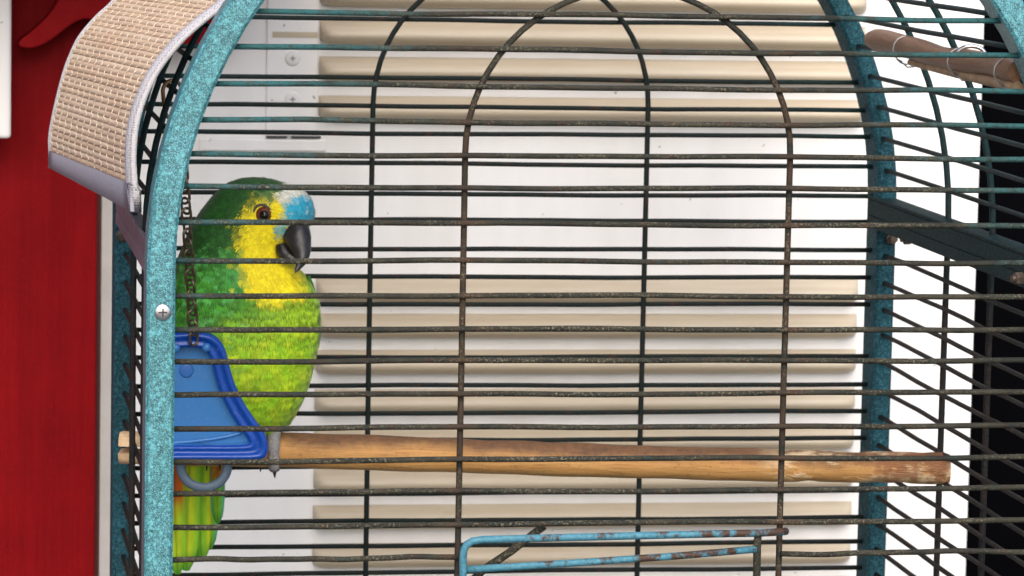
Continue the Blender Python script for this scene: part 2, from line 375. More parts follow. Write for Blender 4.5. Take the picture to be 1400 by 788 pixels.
# --- dark doorway to the right, red timber wall to the left
b = MB(); b.box(xr+.0005, 2.2, YW+.10, YW+.14, GZ, 1.0)
o = b.build('dark_doorway_sheet', BLACK); tag(o, 'dark doorway drawn as a black sheet beyond the right edge of white louvred panel', 'wall')  # the doorway's darkness is put into the black of this sheet
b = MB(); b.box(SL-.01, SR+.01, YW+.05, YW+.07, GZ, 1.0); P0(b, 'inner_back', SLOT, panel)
wallr = empty('red_wall', (-.8, YW+.01, GZ)); tag(wallr, 'red painted timber wall beside the left of the cage', 'wall')
b = MB(); b.box(-2.2, xl-.0045, YW-.012, YW+.05, GZ, 1.0); bevel(P0(b, 'board', RED, wallr), .002)
b = MB(); b.box(xl-.0042, xl-.0004, YW-.003, YW+.05, GZ, 1.0); P0(b, 'edge_joint', m_simple('dark_red_joint', (.07, .012, .012), .7), wallr)

b = MB(); b.box(xl, xt-.0006, YW-.002, YW+.05, GZ, 1.0); o = bevel(b.build('corner_trim', m_simple('off_white_trim_paint', (.46, .43, .405), .6, 0, 70, .2, var=.08, varscale=30)), .001); tag(o, 'narrow off white trim strip between red wall and white panel', 'trim')
# --- red fretwork scroll hanging in front of the red wall
YS = YW-.06
outl = [(26, 63), (38, 66), (52, 64), (66, 57), (80, 47), (94, 36), (108, 28), (122, 26), (136, 31), (150, 42), (166, 58), (186, 68), (215, 72), (250, 66), (292, 58), (300, 30), (302, -40), (302, -130),
        (110, -130), (98, -60), (88, -20), (80, 0), (70, 16), (58, 30), (42, 44), (28, 55)]
def slab(name, pts, y0, y1, mat, root=None, bev=.003, sub=False):
    n = len(pts); V = [(p[0], y0, p[2]) for p in pts]+[(p[0], y1, p[2]) for p in pts]
    Fq = [tuple(range(n)), tuple(range(2*n-1, n-1, -1))]+[(i, n+i, n+(i+1) % n, (i+1) % n) for i in range(n)]
    g = MB().add(V, Fq)
    o = P0(g, name, mat, root) if root else g.build(name, mat)
    if bev: bevel(o, bev, 3)
    return o
def crom(pts, k=4, closed=True):
    P = np.array(pts, float); n = len(P); out = []
    for i in range(n if closed else n-1):
        p0, p1, p2, p3 = (P[(i+d) % n] for d in (-1, 0, 1, 2)) if closed else (P[max(i-1, 0)], P[i], P[i+1], P[min(i+2, n-1)])
        for j in range(k):
            t = j/k; out.append(.5*((2*p1)+(-p0+p2)*t+(2*p0-5*p1+4*p2-p3)*t*t+(-p0+3*p1-3*p2+p3)*t**3))
    if not closed: out.append(P[-1])
    return out
sc = slab('scroll_bracket', [at(p[0], p[1], YS) for p in crom(outl, 3)], YS, YS+.035, RED2)
tag(sc, 'red wooden scroll bracket with pointed tip above red wall', 'bracket')
# --- white board end at the far left
c0 = at(15, 190, YS-.02); b = MB(); b.box(c0[0]-.35, c0[0], YS-.02, YS+.01, c0[2], c0[2]+.6)
o = bevel(b.build('white_board', WHITE), .004, 3); tag(o, 'white painted board hanging on red wall at far left edge', 'board')
b = MB(); b.box(-2.2, -.16, YW-.34, YW-.0125, .285, .35); o = bevel(b.build('unseen_shade_beam', RED2), .004); tag(o, kind='structure')  # unseen beam, added to shade the top of the red wall
# ================================================================ CAGE
cage = empty('bird_cage', (0, DEP/2, GZ)); tag(cage, 'arched turquoise metal bird cage of worn horizontal wires', 'bird cage')
CL = Vector(cage.location)
def K(b, name, mat, parent=None, smooth=True):
    b.v = [(v[0], v[1], v[2]) for v in b.v]
    o = b.build(name, mat, parent or cage, smooth)
    if not parent: o.location = -CL
    return o
ZB = -.62            # foot of the wired part
def arch_sweep(ri, ro, y0, y1, zbot, ch=.0025, n=40):
    prof = [(ri+ch, y0), (ro-ch, y0), (ro, y0+ch), (ro, y1-ch), (ro-ch, y1), (ri+ch, y1), (ri, y1-ch), (ri, y0+ch)]
    st = [(-1, 0, zbot), (-1, 0, zbot*.66), (-1, 0, zbot*.33)]
    for i in range(n+1):
        a = math.pi-math.pi*i/n; st.append((math.cos(a), math.sin(a), 0))
    st += [(1, 0, zbot*.33), (1, 0, zbot*.66), (1, 0, zbot)]
    V = []; m = len(prof)
    for (cx, cz, dz) in st:
        for r, y in prof: V.append((r*cx, y, r*cz+dz))
    Fq = [(i*m+k, i*m+(k+1) % m, (i+1)*m+(k+1) % m, (i+1)*m+k) for i in range(len(st)-1) for k in range(m)]
    Fq += [tuple(range(m)), tuple((len(st)-1)*m+k for k in range(m))[::-1]]
    return MB().add(V, Fq)
ffr = sharp(K(arch_sweep(.3535, .3755, -.014, .024, GZ+.004), 'front_frame', HAMMER), 30)
bfr = sharp(K(arch_sweep(.3490, .3670, DEP-.022, DEP+.022, GZ+.004), 'back_frame', HAMMER_D), 30)
WR = .00228
def wob(n, amp):
    k = np.linspace(0, 1, n); ph = rng.uniform(0, 6.28, 3)
    return amp*(np.sin(2*math.pi*k*1.1+ph[0])+.5*np.sin(2*math.pi*k*2.7+ph[1])+.25*np.sin(2*math.pi*k*6+ph[2]))
def hwire(z, x0, x1, y, mat, name='wire', r=WR, amp=.0006):
    n = 26; xs = np.linspace(x0, x1, n); dz = wob(n, amp); dy = wob(n, amp)
    fade = np.minimum(1, np.minimum(np.arange(n), np.arange(n)[::-1])/3)
    return K(MB().tube([(xs[i], y+dy[i]*fade[i], z+dz[i]*fade[i]) for i in range(n)], r, 10), name, mat)
zf = [.1962, .169, .1405, .1128, .0868, .0619, .0339, .0045, -.0227, -.049, -.0736, -.0995, -.126, -.1516, -.1766, -.2029, -.2285]
HX, HZ = .1293, .0878
for z in [.3310, .3040, .2770, .2500, .2230]+zf+[-.2547, -.281, -.307, -.333, -.36, -.386, -.412]:
    hw = .3545 if z <= 0 else math.sqrt(max(.3545**2-z*z, 1e-4))
    if z < -.21:      # door opening between the hoop legs
        for s in (-1, 1): hwire(z, min(s*HX, s*hw), max(s*HX, s*hw), 0, WIRE_F)
    else: hwire(z, -hw, hw, 0, WIRE_F)
zb = [.1113, .0851, .0601, .0321, .0039, -.0205, -.0475, -.0735, -.0992, -.1232, -.149, -.1759, -.2017, -.2274, -.2523, -.2781, -.3039, -.3276, -.3529]
for z in [.327, .300, .273, .246, .219, .192, .1655, .1385]+zb+[-.379, -.405, -.431]:
    hw = .350 if z <= 0 else math.sqrt(max(.350**2-z*z, 1e-4))
    hwire(z, -hw, hw, DEP, WIRE_B, amp=.0004)
def hoop(R, zc, y, zbot, n=30):
    pts = [(-R, y, zbot+(zc-zbot)*i/8) for i in range(8)]
    pts += [(R*math.cos(math.pi-math.pi*i/n), y, zc+R*math.sin(math.pi-math.pi*i/n)) for i in range(n+1)]
    pts += [(R, y, zc+(zbot-zc)*(i+1)/8) for i in range(8)]
    w = wob(len(pts), .0004); return [(p[0]+w[i], p[1], p[2]) for i, p in enumerate(pts)]
K(MB().tube(hoop(HX, HZ, .0052, -.43), .0025, 10), 'hoop_wire', WIRE_F)
K(MB().tube(hoop(HX, HZ, DEP-.0052, -.45), .0025, 10), 'hoop_wire', WIRE_B)
for y in (.365, .225): K(MB().tube(hoop(.3615, 0, y, -.45, 44), .0028, 10), 'hoop_wire', WIRE_S)
# wires running from front to back on the sides and over the vault
side = [z-.003 for z in zb[5:]]+[-.379, -.405, -.431]
for s in (-1, 1):
    for z in side:
        w = wob(9, .0006)
        K(MB().tube([(s*(.3570+w[i]*.6), .012+(DEP-.026)*i/8, z+w[i]) for i in range(9)], WR*.98, 8), 'side_wire', WIRE_S)
na = 37
for i in range(1, na):
    a = math.pi*i/na
    w = wob(7, .0005)
    K(MB().tube([((.3570+w[k])*math.cos(a), .012+(DEP-.026)*k/6, (.3570+w[k])*math.sin(a)) for k in range(7)], WR*.98, 8), 'side_wire', WIRE_S)
# side rails at the spring line
RAILG = m_simple('skylit_worn_rail_grey', (.15, .145, .17), .55, 0, 300, .4, var=.35, varscale=70)  # worn left rail; sky light on it is put into this grey
for s, mt in ((-1, RAILG), (1, HAMMER_R)):
    b = MB(); xa, xb = sorted((s*(.338 if s > 0 else .354), s*.3665)); b.box(xa, xb, .0245, DEP-.0225, -.011, .0040)
    xa, xb = sorted((s*.338, s*.342)) if s > 0 else sorted((s*.3665, s*.3625)); b.box(xa, xb, .0245, DEP-.0225, -.0225, -.0112)
    xa, xb = sorted((s*.3375, s*.340)) if s > 0 else sorted((s*.3670, s*.3645)); b.box(xa, xb, .0245, DEP-.0225, .0042, .0075)
    o = bevel(K(b, 'side_rail', mt, smooth=False), .001)
# lower tray and base so the cage stands on the ground
b = MB(); b.box(-.352, .352, .026, DEP-.024, -.475, -.44); bevel(K(b, 'tray', HAMMER_D, smooth=False), .004)
# screws, nuts
def cscrew(px, py, Y, r, mat=STEEL, dome=.35):
    o = phillips(px, py, Y, r, cage, mat, 'screw', dome); return o
cscrew(222.5, 427, -.0142, .0066)
def hexnut(c, r, axis, h, name='nut', mat=RUSTY):
    c = Vector(map(float, c)); ax = Vector(axis).normalized(); n = ax.orthogonal().normalized(); bn = ax.cross(n); g = MB()
    V = []
    for t in (0, h*.8, h):
        rr = r if t < h else r*.85
        for k in range(6): V.append(c+ax*t+(n*math.cos(k*math.pi/3)+bn*math.sin(k*math.pi/3))*rr)
    Fq = [(i*6+k, i*6+(k+1) % 6, (i+1)*6+(k+1) % 6, (i+1)*6+k) for i in range(2) for k in range(6)]+[tuple(range(6)), tuple(range(12, 18))]
    g.add(V, Fq); g.tube([c+ax*h*.9, c+ax*(h+r*.6)], r*.5, 8)
    return K(g, name, mat, smooth=False)
hexnut(at(1218, 326, DEP-.0222), .0062, (0, -1, 0), .005)
hexnut(at(1244, 327, .50), .0055, (-1, -.2, 0), .006)
hexnut(at(1397, 381, .03), .0055, (-1, -.2, 0), .006)
cscrew(168, 322, DEP-.0222, .0062, RUSTY)
# feeder door of blue wire: top bar, second bar, short upright, prop wire
def pxt(pts, r, name, mat, parent=None, seg=10): return K(MB().tube([at(*p) for p in pts], r, seg), name, mat, parent)
corner = [(633, 800, -.012), (633, 788, -.012), (633, 765, -.0125), (634, 752, -.013), (638, 745, -.0135), (646, 740, -.014), (660, 738, -.014), (740, 736, -.014), (860, 733, -.013), (980, 730, -.011), (1040, 729, -.009), (1066, 727.5, -.009), (1075, 726.5, -.004)]
b = MB().tube([at(*p) for p in [(632, 1010, -.012), (632.5, 900, -.012)]+corner], .0030, 10)
K(b, 'door_frame', DOORW)
pxt([(636, 779, -.0075), (720, 774, -.0075), (820, 767.5, -.007), (930, 760, -.006), (1034, 751, -.006)],   .0029, 'door_bar', DOORW)
pxt([(1036, 733, -.0065), (1035, 760, -.004), (1033, 900, -.004), (1031, 1000, -.004)], .0031, 'door_upright', WIRE_F)
pxt([(744, 719, .010), (700, 753, .012), (660, 780, .014), (640, 800, .016)], .0032, 'door_prop', WIRE_F)
for k in range(5): pxt([(634, 815+k*45, -.006), (830, 812+k*45, -.006), (1034, 806+k*45, -.006)], .0028, 'door_bar', WIRE_F)

# ================================================================ PERCH
pa = at(170, 612, .455); pb = at(1298, 640, .338)
pa = Vector(pa); pb = Vector(pb); PL = (pb-pa).length
perch = empty('perch', pa); tag(perch, 'long chewed wooden perch spanning the cage under the parrot', 'perch')
ex = (pb-pa).normalized(); ey = Vector((0, 0, 1)).cross(ex).normalized(); ez = ex.cross(ey)
perch.matrix_world = Matrix(((ex.x, ey.x, ez.x, pa.x), (ex.y, ey.y, ez.y, pa.y), (ex.z, ey.z, ez.z, pa.z), (0, 0, 0, 1)))
def prad(t):      # t in metres along the perch
    return .0163-.0022*(t/PL)
n = 150; seg = 28; V = []; ph = rng.uniform(0, 6, 5)
for i in range(n):
    t = .018+(PL-.018)*i/(n-1)
    for k in range(seg):
        a = 2*math.pi*k/seg; r = prad(t)*(1+.018*math.sin(t*38+a*2+ph[0])+.014*math.sin(t*95+a*3+ph[1]))
        up = math.sin(a)
        chew = sm(.55, .60, t)*(.10*max(0, math.sin(a*2+t*70)*math.sin(t*150+a)))
        gn = sm(.20, .34, t)*.05*max(0, up)*(.5+.5*math.sin(t*120))
        r *= 1-chew*.8-gn*.6
        if i == n-1: r *= .93
        V.append((t, math.cos(a)*r, math.sin(a)*r+.0015*math.sin(t*7+1)))
Fq = [(i*seg+k, i*seg+(k+1) % seg, (i+1)*seg+(k+1) % seg, (i+1)*seg+k) for i in range(n-1) for k in range(seg)]
o = mesh('dowel', V, Fq+[tuple(range(seg)), tuple((n-1)*seg+k for k in range(seg))], PERCH, perch); sharp(o, 60)
# notched end outside the side wires: two lobes with a slot
for s in (-1, 1):
    g = MB(); V = []; prof = []
    for k in range(9):
        a = math.pi*k/8; prof.append((math.cos(a)*.0155, .0032+math.sin(a)*.0115))
    for x in (-.004, -.0015, .0175):
        q = .93 if x == -.004 else 1
        for (yy, zz) in prof: V.append((x, yy*q, s*(.0032+(zz-.0032)*q)))
    m_ = len(prof)
    Fq = [(i*m_+k, i*m_+(k+1) % m_, (i+1)*m_+(k+1) % m_, (i+1)*m_+k) for i in range(2) for k in range(m_)]+[tuple(range(m_)), tuple(2*m_+k for k in range(m_))]
    g.add(V, Fq); sharp(g.build('notched_end', ENDW, perch), 40)

# ================================================================ PARROT
YB = .445; S = ppm(YB)
rows = [(243, 335, 362, .10), (246, 322, 376, .35), (251, 311, 392, .55), (258, 301, 410, .7), (267, 292, 421, .85), (278, 283, 428, .95), (290, 274, 430, 1), (302, 266, 429, 1), (312, 260, 420, 1.0),
        (322, 256, 405, 1.02), (335, 251, 396, 1.03), (350, 245, 396, 1.05), (362, 239, 404, 1.1), (375, 232, 416, 1.2), (390, 223, 425, 1.35), (405, 216, 431, 1.5), (425, 209, 435, 1.66), (450, 203, 435, 1.75),
        (480, 199, 431, 1.78), (510, 197, 424, 1.75), (540, 197, 414, 1.66), (560, 199, 405, 1.55), (580, 203, 394, 1.4), (600, 207, 372, 1.2), (616, 210, 345, .95), (628, 216, 325, .6), (638, 228, 300, .2)]
ry = np.array([r[0] for r in rows], float)
def row(py):
    return np.interp(py, ry, [r[1] for r in rows]), np.interp(py, ry, [r[2] for r in rows]), np.interp(py, ry, [r[3] for r in rows])
# smooth the table a little
yy = np.linspace(243, 638, 150); tab = np.array([row(y) for y in yy]); 
ker = np.array([1, 2, 3, 2, 1])/9.
for c in range(3):
    p = np.pad(tab[:, c], 2, mode='edge'); s_ = np.convolve(p, ker, 'valid'); s_[:4] = tab[:4, c]; tab[:, c] = s_
def yshift(py):      # the body sits over the perch; the vent and tail go behind it
    return .000+.03*sm(560, 660, py)-.006*sm(330, 430, py)*(1-sm(520, 600, py))
def surf(py, th):    # th=0 image right, pi/2 towards camera
    l = np.interp(py, yy, tab[:, 0]); r = np.interp(py, yy, tab[:, 1]); d = np.interp(py, yy, tab[:, 2])
    c = (l+r)/2; hw = (r-l)/2; Y = YB+yshift(py)
    dep = .030*d; 
    co, si = math.cos(th), math.sin(th); e = .86
    X = math.copysign(abs(co)**e, co)*hw; D = math.copysign(abs(si)**e, si)*dep
    p = at(c+X, py, YB); return np.array([p[0], Y-D, p[2]]), c+X
DG = np.array((.014, .085, .010)); MG = np.array((.050, .25, .014)); LG = np.array((.36, .57, .014)); YE = np.array((.88, .70, .010)); WH = np.array((.74, .72, .62)); BL = np.array((.035, .40, .58)); TE = np.array((.06, .30, .13)); OR = np.array((.65, .10, .008))
def hsh(a, b): return math.sin(a*12.9898+b*78.233)*.5+math.sin(a*3.17-b*5.31)*.3+math.sin(a*.31+b*.27)*.4
def plum(px, py, front=1.0, jit=True):
    j = hsh(px*.11, py*.13)*4.5 if jit else 0
    x, y = px+j, py+j*.6
    t = sm(0, 1, (y-385)/75+(x-330)/190)
    c = MG*(1-t)+LG*t
    t = sm(0, 1, (378-y)/60+(300-x)/120); c = c*(1-t)+DG*t
    t = sm(.1, 1, (278-x)/55)*sm(330, 420, y)*.75; c = c*(1-t)+MG*.8*t
    t = float(np.exp(-(((x-318)/24)**2+((y-372)/20)**2)))*.4; c = c*(1-t)+TE*t
    t = float(sm(1.28, .78, math.hypot((x-366)/39, (y-318)/50))); t = max(t, float(sm(1.25, .72, math.hypot((x-369)/44, (y-376)/28))), float(sm(1.3, .75, math.hypot((x-350)/29, (y-345)/45))))
    t = max(t, .8*float(sm(1.2, .6, math.hypot((x-392)/22, (y-345)/36))))
    c = c*(1-t)+YE*t
    t = float(sm(1.15, .75, math.hypot((x-404)/27, (y-267)/16)))*.95; c = c*(1-t)+WH*t
    t = float(sm(1.15, .75, math.hypot((x-409)/25, (y-288)/19.5))); t = max(t, float(sm(1.1, .7, math.hypot((x-386)/12, (y-311)/15)))*.8); c = c*(1-t)+BL*t
    t = float(sm(1.15, .7, math.hypot((x-340)/38, (y-249)/13))); c = c*(1-t)+DG*.9*t
    t = float(sm(1.1, .6, math.hypot((x-365)/10, (y-264)/8)))*.8; c = c*(1-t)+TE*.5*t
    t = float(sm(.4, 1.1, (x-423)/10))*float(sm(375, 395, y))*float(1-sm(450, 520, y)); c = c*(1-t)+(MG*.65)*t
    t = float(np.exp(-(((x-345)/15)**2+((y-508)/11)**2)))*.65; c = c*(1-t)+MG*.8*t
    return np.clip(c, 0, 1)
parrot = empty('parrot', at(300, 600, YB)); tag(parrot, 'green parrot with yellow face and blue forehead sitting on perch', 'parrot')
PLc = Vector(parrot.location)
def PK(o): o.parent = parrot; o.location = -PLc; return o
NS = 56; V = []; C = []
V.append(at(348, 242.2, YB)); C.append(plum(348, 243))
for y in yy:
    for k in range(NS):
        p, px = surf(y, 2*math.pi*k/NS); V.append(p); C.append(plum(px, y))
V.append(at(262, 639, YB)+np.array([0, .03, 0])); C.append(LG)
Fq = [(0, 1+(k+1) % NS, 1+k) for k in range(NS)]
for i in range(len(yy)-1):
    for k in range(NS):
        a = 1+i*NS+k; b_ = 1+i*NS+(k+1) % NS; Fq.append((a, b_, b_+NS, a+NS))
e = 1+(len(yy)-1)*NS; Fq += [(e+k, e+(k+1) % NS, len(V)-1) for k in range(NS)]
PK(mesh('body', V, Fq, PLUME, None, True, C))
# small contour feathers, overlapping like shingles towards the tail
FV, FF, FC = [], [], []
def feather(p, nrm, d, L, W, col, tipdark, lift, nb=7):
    side = np.cross(nrm, d)
    for b in range(nb):      # soft barbs fanning out from the quill
        u = (b/(nb-1)-.5)*2; n0 = len(FV); l = L*(1-.30*u*u)*rng.uniform(.82, 1.12); sp = .62*u*W
        root = p+side*(u*W*.16); tip = p+side*(sp+rng.normal(0, .05)*W)+d*l+nrm*(l*lift*(1-.5*u*u)); mid = p+side*(sp*.78)+d*(l*.55)+nrm*(l*(lift*.55+.05))
        hw = W/nb*.62; k = rng.uniform(.86, 1.14); edge = tipdark+(1-tipdark)*.35*(1-abs(u))
        for q, w, kk in ((root, hw*.7, .92), (mid, hw, 1.06), (tip, hw*.22, edge)):
            for s in (-1, 1): FV.append(q+side*(s*w)); FC.append(np.clip(col*k*kk, 0, 1))
        FF.append((n0, n0+1, n0+3, n0+2)); FF.append((n0+2, n0+3, n0+5, n0+4))
def scatter(y0, y1, Lpx, Wpx, rowstep, colstep, tip, lift, nb):
    y = y0; par = 0
    while y < y1:
        l = np.interp(y, yy, tab[:, 0]); r = np.interp(y, yy, tab[:, 1]); dd = np.interp(y, yy, tab[:, 2]); 
        per = math.pi*((r-l)/2+.03*dd*S)/1.0
        cnt = max(6, int(per/colstep)); par ^= 1
        for k in range(cnt):
            th = 2*math.pi*(k+.5*par+rng.uniform(-.22, .22))/cnt
            if math.pi*1.15 < th < math.pi*1.85 and k % 2: continue
            q = y+rng.uniform(-.3, .3)*rowstep
            p, px = surf(max(243.5, q), th)
            if 341 < px < 371 and 275 < q < 305 and math.sin(th) > 0: continue       # keep the eye clear
            pu, _ = surf(q+2, th); pt, _ = surf(q, th+.03)
            d = pu-p; d /= np.linalg.norm(d)+1e-9; s_ = pt-p; s_ /= np.linalg.norm(s_)+1e-9
            nn = np.cross(d, s_); nn /= np.linalg.norm(nn)+1e-9
            cc, _ = surf(q, 0); c2, _ = surf(q, math.pi)
            if nn@(p-(cc+c2)/2) < 0: nn = -nn
            if q < 330 and px > 372:  # forehead feathers sweep back from the beak
                bk = at(px-10, q-6, YB)-at(px, q, YB); bk -= nn*(bk@nn); d = bk/np.linalg.norm(bk)
            elif q < 330:
                bk = at(px-8, q+9, YB)-at(px, q, YB); bk -= nn*(bk@nn); d = bk/(np.linalg.norm(bk)+1e-9)
            j = rng.normal(0, .22); sd = np.cross(nn, d); d = d*math.cos(j)+sd*math.sin(j)
            dk = float(sm(345, 290, px)); jx, jy = rng.normal(0, 3.6, 2)*(1.0 if q > 300 or px < 372 else .5); c = plum(px+jx, q+jy)*rng.uniform(.88-.22*dk, 1.12+.45*dk)
            if dk > .2 and q > 325 and rng.random() < .2: c = c*.6+np.array((.06, .24, .06))*.5*(1+dk)
            if px > 380 and q < 312 and rng.random() < .14: c = c*.6+WH*.4
            if q > 430: c = c*np.array((rng.uniform(.78, 1.2), 1, 1))
            sz = rng.uniform(.85, 1.2)
            feather(p-nn*.0002, nn, d, Lpx/S*sz, Wpx/S*sz, c, tip, lift, nb)
        y += rowstep
scatter(244, 340, 10, 5, 4.2, 3.8, .8, .06, 3)
scatter(325, 400, 13, 7, 5.5, 5.2, .82, .05, 4)
scatter(385, 470, 17, 13, 9.5, 8.6, .42, .05, 7)
scatter(398, 452, 18, 14, 13, 9.5, .14, .075, 7)
scatter(455, 600, 20, 15, 10, 9.8, .62, .045, 7)
scatter(590, 625, 22, 14, 10, 10, .7, .035, 7)
o = PK(mesh('contour_feathers', FV, FF, PLUME, None, True, FC)); o['kind'] = 'stuff'
# wing and tail quills, each one a feather
def quill(name, a, b, wpx, Y0, Y1, cols, curve=0, tipw=.35):
    n = 14; V = []; C = []; m_ = 11
    A = np.array(a, float); B = np.array(b, float); dv = (B-A); pr = np.array([-dv[1], dv[0]])/np.hypot(*dv)
    for i in range(n):
        t = i/(n-1); w = wpx*(.55+.45*sm(0, .25, t))*(1 if t < .7 else math.sqrt(max(0, 1-((t-.7)/.31)**2))*(1-tipw*.2))
        c = A+dv*t+pr*curve*math.sin(math.pi*t)
        for k in range(m_):
            s = (k/(m_-1)-.5); q = c+pr*s*w
            p = at(q[0], q[1], Y0+(Y1-Y0)*t); p = p+np.array([0, abs(s)*.006, 0]); V.append(p)
            col = np.array(cols(t, s*2)); bar = .9+.1*math.sin(t*60+abs(s)*14); C.append(np.clip(col*bar*(1.0 if k != 5 else .55), 0, 1))
    V2 = [v+np.array([0, .0007, 0]) for v in V]; C2 = C; N = len(V)
    Fq = [(i*m_+k, i*m_+k+1, (i+1)*m_+k+1, (i+1)*m_+k) for i in range(n-1) for k in range(m_-1)]
    Fq += [tuple(q+N for q in f[::-1]) for f in Fq]
    return PK(mesh(name, V+V2, Fq, PLUME, None, True, C+C2))
YG = np.array((.60, .70, .014)); LM = np.array((.28, .62, .025)); TG = np.array((.12, .60, .26))
def tcol(base, edge, org):
    def f(t, s):
        c = base*(1-.25*t)+LM*.25*t; e_ = sm(.35, .85, abs(s)); c = c*(1-e_)+edge*e_; c = c*(1-.35*sm(.88, 1.0, abs(s)))
        o_ = org*(1-sm(.46, .58, t))*sm(1.0, .6, abs(s)); c = c*(1-o_)+OR*o_
        d_ = sm(.86, .97, t); return c*(1-d_)+MG*1.2*d_
    return f
for a, b_, w, y0, y1, cb, ce, og in (((294, 590), (287, 752), 26, .508, .520, LM, TG, .0), ((300, 596), (298, 716), 22, .500, .516, LM*.9, TG, .75), ((270, 585), (276, 768), 34, .494, .512, LM, YG, .0),
                                   ((262, 585), (255, 781), 38, .488, .505, YG, LM, .0), ((238, 588), (243, 786), 34, .485, .503, YG*.95, LM, .95), ((218, 590), (228, 778), 30, .498, .512, LM, TG, .5)):
    quill('tail_feather', a, b_, w, y0, y1, tcol(cb, ce, og), 2)
DGc = lambda t, s: (MG*.75*(1-t)+DG*1.2*t)*(1-.35*sm(.5, 1, abs(s)))
for k in range(7):
    quill('wing_feather', (232-k*3, 400+k*24), (224-k*2.5, 520+k*17), 30, YB-.047+k*.004, YB-.030+k*.009, DGc, -3)
for k in range(4):
    quill('wing_feather', (421+k*1, 378+k*9), (428+k*1.5, 452+k*10), 14, YB-.012+k*.004, YB+.004+k*.003, lambda t, s: (MG*.8*(1-t)+LG*.6*t)*(1-.3*sm(.5, 1, abs(s))), -2)
# beak
def loft(name, sp, mat, Yc, flat=.62, seg=20, dY=0.0):
    P = crom([s[:2] for s in sp], 5, False); R = np.interp(np.linspace(0, 1, len(P)), np.linspace(0, 1, len(sp)), [s[2] for s in sp]); V = []
    for i, p in enumerate(P):
        d = np.array(P[min(i+1, len(P)-1)])-np.array(P[max(i-1, 0)]); d = d/np.hypot(*d); pr = np.array([-d[1], d[0]])
        for k in range(seg):
            a = 2*math.pi*k/seg; q = p+pr*math.cos(a)*R[i]
            v = at(q[0], q[1], Yc+dY*i/(len(P)-1)); V.append(v+np.array([0, -math.sin(a)*R[i]/S*flat, 0]))
    n = len(P); Fq = [(i*seg+k, i*seg+(k+1) % seg, (i+1)*seg+(k+1) % seg, (i+1)*seg+k) for i in range(n-1) for k in range(seg)]
    Fq += [tuple(range(seg)), tuple((n-1)*seg+k for k in range(seg))]
    o = mesh(name, V, Fq, mat, None, True); sharp(o, 50); return PK(o)
ub = loft('upper_beak', [(398, 304, 14), (404, 316, 19.5), (408, 330, 18.5), (412, 344, 13.5), (412.5, 355, 8.5), (408.5, 364, 5), (403.5, 373, .8)], BEAK, YB-.018, .85, dY=-.030)
loft('lower_beak', [(384, 333, 7), (386, 342, 9.5), (391, 350, 9), (399, 354, 6), (406, 355, 2)], BEAK, YB-.024, .9, dY=-.012)
loft('cere', [(390, 309, 3), (399, 306.5, 6.5), (409, 306, 6.5), (419, 309, 3)], BEAK, YB-.018, 1.6)
# eyes
def eye(sgn):
    pf = np.array(at(356, 290, YB)); fy, _ = surf(290, math.acos(.02)); y = YB-sgn*(YB-fy[1]); nm = np.array([.05, -sgn*1.0, 0.02]); nm /= np.linalg.norm(nm)
    c = np.array([pf[0], y+sgn*.0042, pf[2]]); r = .0078
    def ball(name, cc, r, mat, sx=1, sz=1, par=None):
        V = []; Fq = []
        for i in range(9):
            for k in range(18):
                a = math.pi*i/8; b_ = 2*math.pi*k/18; V.append(cc+r*np.array([math.sin(a)*math.cos(b_)*sx, math.cos(a), math.sin(a)*math.sin(b_)*sz]))
        Fq = [(i*18+k, i*18+(k+1) % 18, (i+1)*18+(k+1) % 18, (i+1)*18+k) for i in range(8) for k in range(18)]
        o = mesh(name, V, Fq, mat, par, True)
        return o if par else PK(o)
    e_ = ball('eye', c+nm*.0006, r, IRIS, 1.0, 1.02); ball('pupil', c+nm*.0046, r*.64, PUPIL, par=e_)
    V = []; n = 26
    for k in range(n):
        a = 2*math.pi*k/n; rr = 1.12+.16*math.cos(2*(a-2.2)); V.append(c+nm*.0026+np.array([math.cos(a)*r*rr, 0, math.sin(a)*r*rr*.95]))
    PK(MB().tube(V, .0013, 8, closed=True).build('eye_ring', EYERING, None, True))
eye(1); eye(-1)
